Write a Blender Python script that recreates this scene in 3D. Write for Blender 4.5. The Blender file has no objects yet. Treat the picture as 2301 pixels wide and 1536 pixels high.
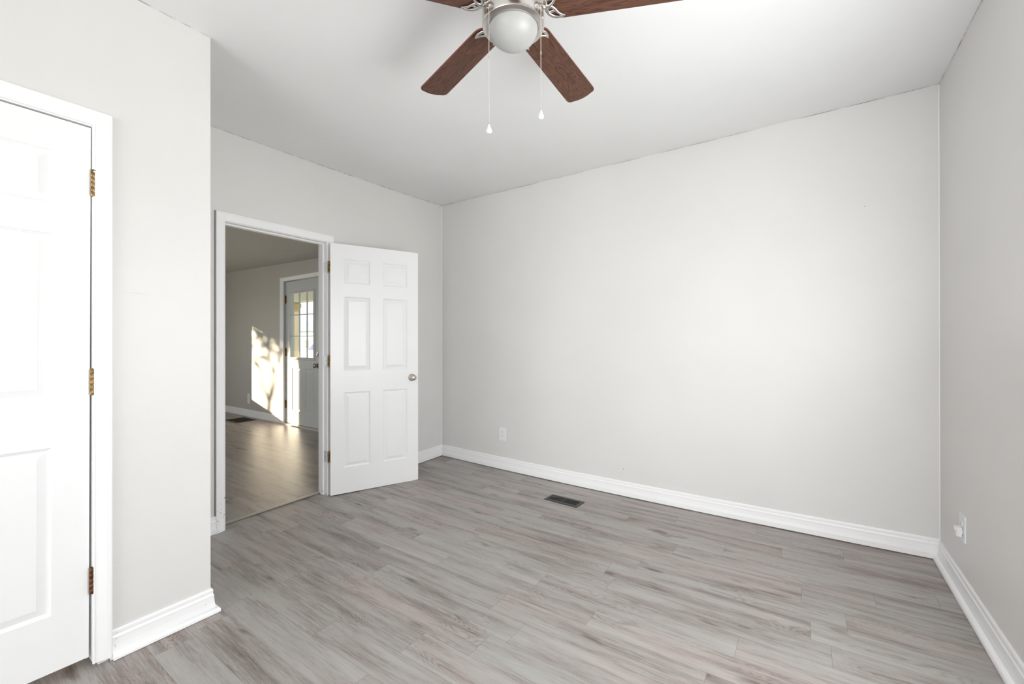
import bpy, bmesh, math, random
from mathutils import Vector, Matrix

C = bpy.context.scene.collection
SC = bpy.context.scene
R = math.radians
PI = math.pi

# ------------------------------------------------------------------ camera
cam_d = bpy.data.cameras.new('camera')
cam_d.sensor_fit = 'HORIZONTAL'
cam_d.sensor_width = 36.0
cam_d.lens = 960.1075 / 2301.0 * 36.0
cam_d.clip_start = 0.02
cam_d.clip_end = 300
cam = bpy.data.objects.new('camera', cam_d)
C.objects.link(cam)
yaw, pit, rol = R(34.5645), R(0.0808), R(-0.0607)
F = Vector((-math.sin(yaw), math.cos(yaw), 0))
Rt = Vector((math.cos(yaw), math.sin(yaw), 0))
U = Vector((0, 0, 1))
F2 = F * math.cos(pit) + U * math.sin(pit)
U2 = U * math.cos(pit) - F * math.sin(pit)
R3 = Rt * math.cos(rol) + U2 * math.sin(rol)
U3 = U2 * math.cos(rol) - Rt * math.sin(rol)
cam.matrix_world = Matrix(((R3.x, U3.x, -F2.x, 0), (R3.y, U3.y, -F2.y, 0), (R3.z, U3.z, -F2.z, 1.258), (0, 0, 0, 1)))
SC.camera = cam

# ------------------------------------------------------------------ light and exposure
SC.view_settings.view_transform = 'Standard'
SC.view_settings.look = 'None'
SC.view_settings.gamma = 1.0
SC.view_settings.use_curve_mapping = False
SC.view_settings.exposure = -0.02

world = bpy.data.worlds.new('sky')
SC.world = world
world.use_nodes = True
bg = world.node_tree.nodes['Background']
bg.inputs['Color'].default_value = (0.86, 0.93, 1.0, 1)
bg.inputs['Strength'].default_value = 2.4

SUN_DIR = Vector((1.0, 0.70, -0.243)).normalized()
sun_d = bpy.data.lights.new('sun', 'SUN')
sun_d.energy = 24.0
sun_d.angle = R(0.7)
sun_d.color = (1.0, 0.80, 0.58)
sun = bpy.data.objects.new('sun', sun_d)
sun.rotation_euler = SUN_DIR.to_track_quat('-Z', 'Y').to_euler()
sun.location = (-20, -12, 8)
C.objects.link(sun)


def daylight(name, loc, target, sx, sy, power, col, spread=180):
    d = bpy.data.lights.new(name, 'AREA')
    d.shape = 'RECTANGLE'
    d.size, d.size_y = sx, sy
    d.energy = power
    d.color = col
    d.spread = R(spread)
    o = bpy.data.objects.new(name, d)
    o.location = loc
    o.rotation_euler = (Vector(target) - Vector(loc)).to_track_quat('-Z', 'Y').to_euler()
    C.objects.link(o)
    return o


# daylight entering by the two bedroom windows behind the camera (sky light straight in, ground light upwards) and the living room window
DAY = (0.965, 0.979, 1.0)
daylight('rear_window_sky', (-1.00, -3.42, 1.15), (-1.0, 3.0, 1.15), 2.5, 2.0, 86, DAY)
daylight('side_window_sky', (0.58, 1.40, 1.32), (-3.0, 1.80, 1.05), 1.25, 1.45, 36, DAY)
daylight('side_window_ground', (0.56, 1.40, 1.25), (-1.0, 1.6, 2.75), 1.25, 1.45, 15, DAY)
daylight('living_window_sky', (-9.08, 1.85, 1.33), (-3.0, 1.85, 1.1), 0.95, 1.2, 2, (0.95, 0.96, 1.0))
daylight('living_south_fill', (-5.85, -0.95, 1.40), (-6.3, 3.0, 1.2), 1.2, 1.3, 36, DAY)  # fill lamp added to brighten the living room from an unseen side

# ------------------------------------------------------------------ room numbers (old house: floor and ceiling are not level)
XD, YF, XR, XC, YC = -3.294, 3.4246, 0.633, -2.364, 0.871
XB = -3.410            # living room face of the doorway wall
FL = (-0.00474, 0.02925, -0.01057, 0.00521, -0.00593, 0.00313)
CE = (2.80808, 0.02873, -0.04592, 0.00129, -0.00835, 0.00818)


def poly(c, x, y):
    return c[0] + c[1] * x + c[2] * y + c[3] * x * x + c[4] * x * y + c[5] * y * y


def zf(x, y):
    if x < -3.402:
        return -0.03 + 0.021 * (max(y, -0.5) - 1.3)
    return poly(FL, x, max(y, 0.3))


def zc(x, y):
    return poly(CE, x, max(y, 0.4))


# ------------------------------------------------------------------ materials
def mat(name):
    m = bpy.data.materials.new(name)
    m.use_nodes = True
    nt = m.node_tree
    return m, nt, nt.nodes['Principled BSDF']


def N(nt, t, **kw):
    n = nt.nodes.new(t)
    for k, v in kw.items():
        setattr(n, k, v)
    return n


def mth(nt, op, a, b=None, c=None):
    n = N(nt, 'ShaderNodeMath', operation=op)
    for i, v in enumerate((a, b, c)):
        if v is None:
            continue
        if isinstance(v, (int, float)):
            n.inputs[i].default_value = v
        else:
            nt.links.new(v, n.inputs[i])
    return n.outputs[0]


def coords(nt, kind='Object', scale=None, loc=None):
    tc = N(nt, 'ShaderNodeTexCoord')
    if scale is None and loc is None:
        return tc.outputs[kind]
    mp = N(nt, 'ShaderNodeMapping')
    nt.links.new(tc.outputs[kind], mp.inputs['Vector'])
    if scale:
        mp.inputs['Scale'].default_value = scale
    if loc:
        mp.inputs['Location'].default_value = loc
    return mp.outputs['Vector']


def noise(nt, vec, scale, detail=2.0, rough=0.5):
    n = N(nt, 'ShaderNodeTexNoise')
    n.inputs['Scale'].default_value = scale
    n.inputs['Detail'].default_value = detail
    n.inputs['Roughness'].default_value = rough
    if vec is not None:
        nt.links.new(vec, n.inputs['Vector'])
    return n.outputs['Fac']


def ramp(nt, fac, stops):
    n = N(nt, 'ShaderNodeValToRGB')
    e = n.color_ramp.elements
    while len(e) > 1:
        e.remove(e[-1])
    e[0].position = stops[0][0]
    e[0].color = (*stops[0][1], 1)
    for p, c in stops[1:]:
        k = e.new(p)
        k.color = (*c, 1)
    nt.links.new(fac, n.inputs['Fac'])
    return n.outputs['Color']


def mixc(nt, fac, a, b, blend='MIX'):
    n = N(nt, 'ShaderNodeMix', data_type='RGBA', blend_type=blend)
    for s, v in ((n.inputs[0], fac), (n.inputs[6], a), (n.inputs[7], b)):
        if isinstance(v, (int, float)):
            s.default_value = v
        elif isinstance(v, tuple):
            s.default_value = (*v, 1)
        else:
            nt.links.new(v, s)
    return n.outputs[2]


def bump(nt, b, h, strength, dist):
    n = N(nt, 'ShaderNodeBump')
    n.inputs['Strength'].default_value = strength
    n.inputs['Distance'].default_value = dist
    nt.links.new(h, n.inputs['Height'])
    nt.links.new(n.outputs['Normal'], b.inputs['Normal'])


def paint(name, col, rough=0.5, var=0.03, grain=180.0, bstr=0.12, big=0.0):
    """painted plaster or wood: a faint mottled tone and a fine roller texture"""
    m, nt, b = mat(name)
    v = coords(nt)
    n1 = noise(nt, v, 1.7, 3)
    lo = tuple(c * (1 - var) for c in col)
    hi = tuple(min(1, c * (1 + var)) for c in col)
    nt.links.new(ramp(nt, n1, [(0.3, lo), (0.7, hi)]), b.inputs['Base Color'])
    b.inputs['Roughness'].default_value = rough
    h = noise(nt, v, grain, 2)
    if big:
        h = mth(nt, 'ADD', h, mth(nt, 'MULTIPLY', noise(nt, v, 3.0, 2), big))
    bump(nt, b, h, bstr, 0.002)
    return m


M = {}
M['wall'] = paint('wall_paint', (0.745, 0.732, 0.712), 0.48, 0.018, 160, 0.10, 1.5)
M['ceiling'] = paint('ceiling_paint', (0.84, 0.842, 0.84), 0.7, 0.015, 90, 0.10, 2.0)
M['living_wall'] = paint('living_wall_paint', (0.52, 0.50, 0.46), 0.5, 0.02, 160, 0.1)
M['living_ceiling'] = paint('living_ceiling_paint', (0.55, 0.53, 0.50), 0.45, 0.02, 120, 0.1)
M['trim'] = paint('white_trim_paint', (0.92, 0.917, 0.917), 0.35, 0.012, 60, 0.04)
M['entry'] = paint('entry_door_paint', (0.60, 0.62, 0.62), 0.4, 0.015, 80, 0.03)
M['caulk'] = paint('dark_crack', (0.30, 0.29, 0.26), 0.9, 0.2, 300, 0.1)
M['plastic'] = paint('white_plastic', (0.84, 0.84, 0.86), 0.3, 0.008, 40, 0.0)
M['slot'] = paint('slot_shadow_grey', (0.30, 0.29, 0.26), 0.6, 0.05, 60, 0.0)
M['register'] = paint('dark_register_enamel', (0.035, 0.04, 0.04), 0.4, 0.1, 120, 0.05)
M['duct'] = paint('duct_inside', (0.012, 0.012, 0.012), 0.8, 0.1, 60, 0.0)
M['louver'] = paint('register_louver', (0.05, 0.045, 0.035), 0.45, 0.2, 60, 0.0)
M['bare_wood'] = paint('bare_wood_chip', (0.38, 0.20, 0.09), 0.8, 0.3, 200, 0.1)
M['strip'] = paint('transition_strip_laminate', (0.40, 0.37, 0.31), 0.45, 0.1, 120, 0.05)
M['weather'] = paint('brown_weatherstrip', (0.20, 0.10, 0.05), 0.7, 0.2, 60, 0.0)
M['metal_sill'] = paint('pale_metal_sill', (0.62, 0.60, 0.57), 0.4, 0.05, 60, 0.0)


def door_paint(name, col, rough):
    """white moulded door skin with a faint vertical wood grain pressed in"""
    m, nt, b = mat(name)
    v = coords(nt, 'Object', (90, 90, 4))
    h = noise(nt, v, 1.0, 4, 0.65)
    b.inputs['Base Color'].default_value = (*col, 1)
    n = noise(nt, coords(nt), 2.0, 2)
    nt.links.new(ramp(nt, n, [(0.3, tuple(c * .985 for c in col)), (0.7, col)]), b.inputs['Base Color'])
    b.inputs['Roughness'].default_value = rough
    bump(nt, b, h, 0.10, 0.0015)
    return m


M['door'] = door_paint('white_door_paint', (0.905, 0.902, 0.904), 0.32)


def metal(name, col, rough, var=0.1, aniso=None):
    m, nt, b = mat(name)
    n = noise(nt, coords(nt, 'Object', aniso or (60, 60, 60)), 1.0, 3)
    nt.links.new(ramp(nt, n, [(0.25, tuple(c * (1 - var) for c in col)), (0.75, tuple(min(1, c * (1 + var)) for c in col))]), b.inputs['Base Color'])
    b.inputs['Metallic'].default_value = 1.0
    b.inputs['Roughness'].default_value = rough
    return m


M['nickel'] = metal('brushed_nickel', (0.66, 0.63, 0.60), 0.24, 0.05, (20, 20, 400))
M['nickel_matte'] = metal('satin_nickel', (0.60, 0.56, 0.52), 0.38, 0.05)
M['brass'] = metal('aged_brass', (0.30, 0.19, 0.075), 0.40, 0.75, (70, 70, 45))
M['rust'] = metal('rusty_brass', (0.17, 0.085, 0.045), 0.55, 0.6, (80, 80, 60))
M['zinc'] = metal('zinc_hinge_leaf', (0.62, 0.67, 0.70), 0.45, 0.12)
M['bead'] = metal('pale_bead_chain', (0.80, 0.76, 0.68), 0.3, 0.05)
M['dark_nickel'] = metal('dark_polished_nickel', (0.42, 0.39, 0.35), 0.2, 0.1)

m, nt, b = mat('frosted_glass')
n = noise(nt, coords(nt), 14, 3)
nt.links.new(ramp(nt, n, [(0.3, (0.44, 0.44, 0.43)), (0.7, (0.47, 0.47, 0.46))]), b.inputs['Base Color'])
b.inputs['Roughness'].default_value = 0.38
b.inputs['Subsurface Weight'].default_value = 0.15
b.inputs['Subsurface Radius'].default_value = (0.02, 0.02, 0.02)
M['frosted'] = m

# window glass: mostly clear with a mirror share
m = bpy.data.materials.new('clear_pane')
m.use_nodes = True
nt = m.node_tree
nt.nodes.clear()
out = N(nt, 'ShaderNodeOutputMaterial')
tr = N(nt, 'ShaderNodeBsdfTransparent')
tr.inputs['Color'].default_value = (0.95, 0.97, 0.96, 1)
gl = N(nt, 'ShaderNodeBsdfGlossy')
gl.inputs['Roughness'].default_value = 0.02
mx = N(nt, 'ShaderNodeMixShader')
mx.inputs[0].default_value = 0.05
nt.links.new(tr.outputs[0], mx.inputs[1])
nt.links.new(gl.outputs[0], mx.inputs[2])
nt.links.new(mx.outputs[0], out.inputs['Surface'])
M['glass'] = m

# fan blade laminate: grain runs along local x
m, nt, b = mat('walnut_blade')
v = coords(nt, 'Object')
sep = N(nt, 'ShaderNodeSeparateXYZ')
nt.links.new(v, sep.inputs[0])
ob = N(nt, 'ShaderNodeObjectInfo')
cv = N(nt, 'ShaderNodeCombineXYZ')
rnd = mth(nt, 'MULTIPLY', ob.outputs['Random'], 31.0)
nt.links.new(mth(nt, 'ADD', mth(nt, 'MULTIPLY', sep.outputs[0], 2.2), rnd), cv.inputs[0])
nt.links.new(mth(nt, 'MULTIPLY', sep.outputs[1], 16.0), cv.inputs[1])
nt.links.new(rnd, cv.inputs[2])
n1 = noise(nt, cv.outputs[0], 1.0, 3, 0.5)
rings = mth(nt, 'ABSOLUTE', mth(nt, 'SINE', mth(nt, 'MULTIPLY', n1, 62.0)))
cv2 = N(nt, 'ShaderNodeCombineXYZ')
nt.links.new(mth(nt, 'MULTIPLY', sep.outputs[0], 6.0), cv2.inputs[0])
nt.links.new(mth(nt, 'MULTIPLY', sep.outputs[1], 260.0), cv2.inputs[1])
fine = noise(nt, cv2.outputs[0], 1.0, 3, 0.6)
f = mth(nt, 'ADD', mth(nt, 'MULTIPLY', rings, 0.30), mth(nt, 'ADD', mth(nt, 'MULTIPLY', fine, 0.45), mth(nt, 'MULTIPLY', n1, 0.35)))
nt.links.new(ramp(nt, f, [(0.22, (0.026, 0.012, 0.008)), (0.50, (0.088, 0.040, 0.026)), (0.85, (0.160, 0.076, 0.050))]), b.inputs['Base Color'])
b.inputs['Roughness'].default_value = 0.5
b.inputs['Specular IOR Level'].default_value = 0.25
M['blade'] = m
M['blade_edge'] = paint('reddish_blade_edge', (0.20, 0.045, 0.03), 0.45, 0.1, 80, 0.0)


# vinyl planks running along x
def planks(name, tone, rough):
    m, nt, b = mat(name)
    v = coords(nt, 'Object')
    sep = N(nt, 'ShaderNodeSeparateXYZ')
    nt.links.new(v, sep.inputs[0])
    x, y = sep.outputs[0], sep.outputs[1]
    W, L = 0.1465, 0.943
    ry = mth(nt, 'DIVIDE', mth(nt, 'SUBTRACT', y, 1.056), W)
    row = mth(nt, 'FLOOR', ry)
    wn = N(nt, 'ShaderNodeTexWhiteNoise', noise_dimensions='1D')
    nt.links.new(row, wn.inputs['W'])
    rx = mth(nt, 'ADD', mth(nt, 'DIVIDE', mth(nt, 'ADD', x, 0.314), L), wn.outputs['Value'])
    col = mth(nt, 'FLOOR', rx)
    cid = N(nt, 'ShaderNodeCombineXYZ')
    nt.links.new(row, cid.inputs[0])
    nt.links.new(col, cid.inputs[1])
    pr = N(nt, 'ShaderNodeTexWhiteNoise', noise_dimensions='2D')
    nt.links.new(cid.outputs[0], pr.inputs['Vector'])
    sc = N(nt, 'ShaderNodeSeparateColor')
    nt.links.new(pr.outputs['Color'], sc.inputs[0])
    r1, r2, r3 = sc.outputs[0], sc.outputs[1], sc.outputs[2]

    def vec(sx, sy, oz):
        c = N(nt, 'ShaderNodeCombineXYZ')
        nt.links.new(mth(nt, 'ADD', mth(nt, 'MULTIPLY', x, sx), mth(nt, 'MULTIPLY', r1, 47.0)), c.inputs[0])
        nt.links.new(mth(nt, 'ADD', mth(nt, 'MULTIPLY', y, sy), mth(nt, 'MULTIPLY', r2, 61.0)), c.inputs[1])
        c.inputs[2].default_value = oz
        return c.outputs[0]
    # slow smoky bands along the plank
    bands = noise(nt, vec(1.3, 14.0, 0.0), 1.0, 4, 0.58)
    # cathedral figure: level lines of a stretched field, only here and there
    fig = noise(nt, vec(1.5, 8.0, 5.0), 1.0, 2.0, 0.40)
    rings = mth(nt, 'POWER', mth(nt, 'ABSOLUTE', mth(nt, 'SINE', mth(nt, 'MULTIPLY', fig, 120.0))), 0.6)
    where = noise(nt, vec(1.9, 6.0, 9.0), 1.0, 1, 0.5)
    whm = N(nt, 'ShaderNodeMapRange')
    whm.inputs[1].default_value, whm.inputs[2].default_value = 0.50, 0.66
    nt.links.new(where, whm.inputs[0])
    # fine pores
    pores = noise(nt, vec(14.0, 420.0, 2.0), 1.0, 3, 0.7)
    pores2 = noise(nt, vec(5.0, 120.0, 3.0), 1.0, 3, 0.6)
    # knots
    kn = noise(nt, vec(3.2, 10.0, 13.0), 1.0, 2, 0.5)
    knm = N(nt, 'ShaderNodeMapRange')
    knm.inputs[1].default_value, knm.inputs[2].default_value = 0.645, 0.74
    nt.links.new(kn, knm.inputs[0])
    t = mth(nt, 'ADD', mth(nt, 'MULTIPLY', mth(nt, 'SUBTRACT', bands, 0.5), 1.20), 0.5)
    t = mth(nt, 'ADD', t, mth(nt, 'MULTIPLY', mth(nt, 'SUBTRACT', pores, 0.5), 0.75))
    t = mth(nt, 'ADD', t, mth(nt, 'MULTIPLY', mth(nt, 'SUBTRACT', pores2, 0.5), 0.60))
    t = mth(nt, 'SUBTRACT', t, mth(nt, 'MULTIPLY', mth(nt, 'SUBTRACT', 1.0, rings), mth(nt, 'MULTIPLY', whm.outputs[0], 0.24)))
    t = mth(nt, 'SUBTRACT', t, mth(nt, 'MULTIPLY', knm.outputs[0], 0.35))
    t = mth(nt, 'ADD', t, mth(nt, 'MULTIPLY', mth(nt, 'SUBTRACT', r3, 0.5), 0.17))
    k = tone
    base = ramp(nt, t, [(0.0, (0.115 * k, 0.094 * k, 0.085 * k)), (0.27, (0.245 * k, 0.210 * k, 0.193 * k)),
                        (0.50, (0.362 * k, 0.333 * k, 0.313 * k)), (0.72, (0.415 * k, 0.398 * k, 0.380 * k)), (0.95, (0.455 * k, 0.445 * k, 0.430 * k))])
    # some planks a shade pinker or greener
    tn = mth(nt, 'ADD', mth(nt, 'MULTIPLY', noise(nt, vec(1.1, 9.0, 21.0), 1.0, 2, 0.5), 0.75), mth(nt, 'MULTIPLY', r1, 0.25))
    tint = ramp(nt, tn, [(0.32, (0.98, 1.0, 0.985)), (0.5, (1.0, 1.0, 1.0)), (0.68, (1.045, 0.985, 0.97))])
    c = mixc(nt, 1.0, base, tint, 'MULTIPLY')
    fy = mth(nt, 'FRACT', ry)
    fx = mth(nt, 'FRACT', rx)
    dy = mth(nt, 'MULTIPLY', mth(nt, 'MINIMUM', fy, mth(nt, 'SUBTRACT', 1.0, fy)), W)
    dx = mth(nt, 'MULTIPLY', mth(nt, 'MINIMUM', fx, mth(nt, 'SUBTRACT', 1.0, fx)), L)
    seam = mth(nt, 'LESS_THAN', mth(nt, 'MINIMUM', dx, dy), 0.0010)
    c = mixc(nt, mth(nt, 'MULTIPLY', seam, 0.45), c, (0.12, 0.105, 0.095))
    nt.links.new(c, b.inputs['Base Color'])
    rg = mth(nt, 'ADD', rough, mth(nt, 'MULTIPLY', mth(nt, 'SUBTRACT', pores2, 0.5), 0.18))
    nt.links.new(rg, b.inputs['Roughness'])
    h = mth(nt, 'SUBTRACT', mth(nt, 'MULTIPLY', pores2, 0.5), seam)
    bump(nt, b, h, 0.12, 0.0015)
    return m


M['floor'] = planks('grey_vinyl_planks', 1.0, 0.46)
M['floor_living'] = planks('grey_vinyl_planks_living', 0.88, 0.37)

# ------------------------------------------------------------------ building helpers
ALL = []


def link(name, bm, mats, parent=None, smooth=False, loc=None, autosmooth=None):
    me = bpy.data.meshes.new(name)
    bmesh.ops.recalc_face_normals(bm, faces=bm.faces)
    bm.to_mesh(me)
    bm.free()
    if not isinstance(mats, (list, tuple)):
        mats = [mats]
    for k in mats:
        me.materials.append(k)
    if smooth or autosmooth:
        me.polygons.foreach_set('use_smooth', [True] * len(me.polygons))
        if autosmooth:
            me.set_sharp_from_angle(angle=R(autosmooth))
    o = bpy.data.objects.new(name, me)
    C.objects.link(o)
    if parent is not None:
        o.parent = parent
    if loc is not None:
        o.location = loc
    return o


def empty(name, loc=(0, 0, 0), rot=(0, 0, 0), parent=None):
    o = bpy.data.objects.new(name, None)
    o.empty_display_size = 0.1
    o.location = loc
    o.rotation_euler = rot
    C.objects.link(o)
    if parent:
        o.parent = parent
    return o


def tag(o, label, cat, group=None, kind=None):
    o['label'] = label
    o['category'] = cat
    if group:
        o['group'] = group
    if kind:
        o['kind'] = kind
    return o


def box(bm, x0, x1, y0, y1, z0, z1, mi=0):
    vs = [bm.verts.new(p) for p in ((x0, y0, z0), (x1, y0, z0), (x1, y1, z0), (x0, y1, z0), (x0, y0, z1), (x1, y0, z1), (x1, y1, z1), (x0, y1, z1))]
    fs = []
    for q in ((0, 3, 2, 1), (4, 5, 6, 7), (0, 1, 5, 4), (1, 2, 6, 5), (2, 3, 7, 6), (3, 0, 4, 7)):
        f = bm.faces.new([vs[i] for i in q])
        f.material_index = mi
        fs.append(f)
    return vs


def bevel(bm, w, seg=2, ang=40):
    es = [e for e in bm.edges if len(e.link_faces) == 2 and e.calc_face_angle(0) > R(ang)]
    bmesh.ops.bevel(bm, geom=es, offset=w, segments=seg, affect='EDGES', profile=0.5)


def lathe(bm, prof, seg=32, axis='z', o=(0, 0, 0), mi=0, cap=True):
    """prof: list of (radius, height)"""
    rings = []
    for r, h in prof:
        if r < 1e-6:
            p = [(0, 0, h)]
        else:
            p = [(r * math.cos(2 * PI * k / seg), r * math.sin(2 * PI * k / seg), h) for k in range(seg)]
        vs = []
        for a in p:
            if axis == 'y':
                a = (a[0], -a[2], a[1])      # height goes towards -y
            elif axis == 'x':
                a = (a[2], a[0], a[1])
            vs.append(bm.verts.new((a[0] + o[0], a[1] + o[1], a[2] + o[2])))
        rings.append(vs)
    for a, b2 in zip(rings, rings[1:]):
        if len(a) == 1 and len(b2) == 1:
            continue
        for k in range(seg):
            k2 = (k + 1) % seg
            if len(a) == 1:
                f = bm.faces.new((a[0], b2[k], b2[k2]))
            elif len(b2) == 1:
                f = bm.faces.new((a[k], a[k2], b2[0]))
            else:
                f = bm.faces.new((a[k], a[k2], b2[k2], b2[k]))
            f.material_index = mi
    if cap:
        for e in (rings[0], rings[-1]):
            if len(e) > 2:
                f = bm.faces.new(e)
                f.material_index = mi


def tube(bm, pts, rads, seg=8, flat=1.0, up=Vector((0, 0, 1)), mi=0):
    """tapered round bar along pts; flat squeezes it along 'up'"""
    pts = [Vector(p) for p in pts]
    rings = []
    for i, p in enumerate(pts):
        t = (pts[min(i + 1, len(pts) - 1)] - pts[max(i - 1, 0)]).normalized()
        s = t.cross(up)
        s = s.normalized() if s.length > 1e-4 else Vector((1, 0, 0))
        n = s.cross(t).normalized()
        r = rads[i] if isinstance(rads, (list, tuple)) else rads
        rings.append([bm.verts.new(p + s * r * math.cos(2 * PI * k / seg) + n * r * flat * math.sin(2 * PI * k / seg)) for k in range(seg)])
    for a, b2 in zip(rings, rings[1:]):
        for k in range(seg):
            k2 = (k + 1) % seg
            f = bm.faces.new((a[k], a[k2], b2[k2], b2[k]))
            f.material_index = mi
    for e in (rings[0], rings[-1]):
        bm.faces.new(e).material_index = mi


def wall(name, axis, c0, c1, u0, u1, z0, z1, mats, holes=(), label='', mfun=None):
    """slab between c0 and c1 on 'axis', from u0 to u1 along the other axis, holes = (u0,u1,z0,z1)"""
    us = sorted({u0, u1} | {h[0] for h in holes} | {h[1] for h in holes})
    zs = sorted({z0, z1} | {h[2] for h in holes} | {h[3] for h in holes})
    bm = bmesh.new()

    def P(c, u, z):
        return (c, u, z) if axis == 'x' else (u, c, z)

    cache = {}

    def V(c, u, z):
        k = (c, u, z)
        if k not in cache:
            cache[k] = bm.verts.new(P(c, u, z))
        return cache[k]

    def solid(i, j):
        if i < 0 or j < 0 or i >= len(us) - 1 or j >= len(zs) - 1:
            return False
        um, zm = (us[i] + us[i + 1]) / 2, (zs[j] + zs[j + 1]) / 2
        return not any(h[0] < um < h[1] and h[2] < zm < h[3] for h in holes)
    for i in range(len(us) - 1):
        for j in range(len(zs) - 1):
            if not solid(i, j):
                continue
            a, b2, c, d = us[i], us[i + 1], zs[j], zs[j + 1]
            for k, cc in enumerate((c0, c1)):
                f = bm.faces.new((V(cc, a, c), V(cc, b2, c), V(cc, b2, d), V(cc, a, d)))
                f.material_index = k if len(mats) > 1 else 0
            if not solid(i - 1, j):
                bm.faces.new((V(c0, a, c), V(c1, a, c), V(c1, a, d), V(c0, a, d)))
            if not solid(i + 1, j):
                bm.faces.new((V(c0, b2, c), V(c1, b2, c), V(c1, b2, d), V(c0, b2, d)))
            if not solid(i, j - 1):
                bm.faces.new((V(c0, a, c), V(c1, a, c), V(c1, b2, c), V(c0, b2, c)))
            if not solid(i, j + 1):
                bm.faces.new((V(c0, a, d), V(c1, a, d), V(c1, b2, d), V(c0, b2, d)))
    o = link(name, bm, mats)
    return tag(o, label, 'wall', kind='structure')


def sheet(name, x0, x1, y0, y1, zfun, m, step=0.2, thick=0.04, up=True):
    bm = bmesh.new()
    nx, ny = max(1, round((x1 - x0) / step)), max(1, round((y1 - y0) / step))
    top, bot = [], []
    s = -thick if up else thick
    for i in range(nx + 1):
        a, b2 = [], []
        for j in range(ny + 1):
            x, y = x0 + (x1 - x0) * i / nx, y0 + (y1 - y0) * j / ny
            z = zfun(x, y)
            a.append(bm.verts.new((x, y, z)))
            b2.append(bm.verts.new((x, y, z + s)))
        top.append(a)
        bot.append(b2)
    for i in range(nx):
        for j in range(ny):
            bm.faces.new((top[i][j], top[i + 1][j], top[i + 1][j + 1], top[i][j + 1]))
            bm.faces.new((bot[i][j], bot[i + 1][j], bot[i + 1][j + 1], bot[i][j + 1]))
    for i in range(nx):
        for j in (0, ny):
            bm.faces.new((top[i][j], top[i + 1][j], bot[i + 1][j], bot[i][j]))
    for j in range(ny):
        for i in (0, nx):
            bm.faces.new((top[i][j], top[i][j + 1], bot[i][j + 1], bot[i][j]))
    return link(name, bm, m, smooth=False, autosmooth=30)


def sweep(bm, path, prof, lift=0.0, zfun=zf, mi=0):
    """moulding along an XY path; profile (d, z), d measured to the left of travel; mitred corners"""
    pts = [Vector((p[0], p[1])) for p in path]
    fine = [pts[0]]
    for a, b2 in zip(pts, pts[1:]):
        n = max(1, int((b2 - a).length / 0.25))
        for k in range(1, n + 1):
            fine.append(a.lerp(b2, k / n))
    rings = []
    for i, p in enumerate(fine):
        d0 = (fine[i] - fine[i - 1]).normalized() if i else None
        d1 = (fine[i + 1] - fine[i]).normalized() if i < len(fine) - 1 else None
        d0 = d0 or d1
        d1 = d1 or d0
        n0, n1 = Vector((-d0.y, d0.x)), Vector((-d1.y, d1.x))
        nm = (n0 + n1).normalized()
        nm = nm / max(0.2, nm.dot(n0))
        rings.append([bm.verts.new((p.x + nm.x * d, p.y + nm.y * d, zfun(p.x + nm.x * d, p.y + nm.y * d) + lift + z)) for d, z in prof])
    k = len(prof)
    for a, b2 in zip(rings, rings[1:]):
        for j in range(k):
            j2 = (j + 1) % k
            bm.faces.new((a[j], a[j2], b2[j2], b2[j])).material_index = mi
    for e in (rings[0], rings[-1]):
        bm.faces.new(e).material_index = mi


BASE = [(0.0, 0.0), (0.0155, 0.0), (0.0160, 0.030), (0.0150, 0.036), (0.0125, 0.052), (0.0112, 0.072), (0.0115, 0.084),
        (0.0095, 0.088), (0.0078, 0.092), (0.0085, 0.103), (0.0078, 0.110), (0.0055, 0.115), (0.0, 0.115)]
SHOE = [(0.0155, 0.0), (0.0330, 0.0), (0.0328, 0.010), (0.0300, 0.017), (0.0255, 0.022), (0.0155, 0.0265)]


def casing(bm, axis, c, side, u0, u1, zb, zt, prof, zb2=None):
    """moulded casing round an opening u0..u1 on a wall face at c; side +1/-1 is the way it stands out.
    prof: (out, proud) measured from the inner edge"""
    zb2 = zb if zb2 is None else zb2

    def P(u, z, d):
        q = c + side * d
        return (q, u, z) if axis == 'x' else (u, q, z)
    chains = [[bm.verts.new(P(u0 - o, zb, d)) for o, d in prof],
              [bm.verts.new(P(u0 - o, zt + o, d)) for o, d in prof],
              [bm.verts.new(P(u1 + o, zt + o, d)) for o, d in prof],
              [bm.verts.new(P(u1 + o, zb2, d)) for o, d in prof]]
    k = len(prof)
    for a, b2 in zip(chains, chains[1:]):
        for j in range(k):
            j2 = (j + 1) % k
            bm.faces.new((a[j], a[j2], b2[j2], b2[j]))
    bm.faces.new(chains[0])
    bm.faces.new(chains[-1])


CAS = [(0.0, 0.0), (0.0, 0.008), (0.003, 0.0105), (0.006, 0.0105), (0.008, 0.009), (0.018, 0.0105), (0.034, 0.0145), (0.043, 0.0165),
       (0.045, 0.0155), (0.048, 0.0175), (0.055, 0.0175), (0.058, 0.015), (0.058, 0.0)]


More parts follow.
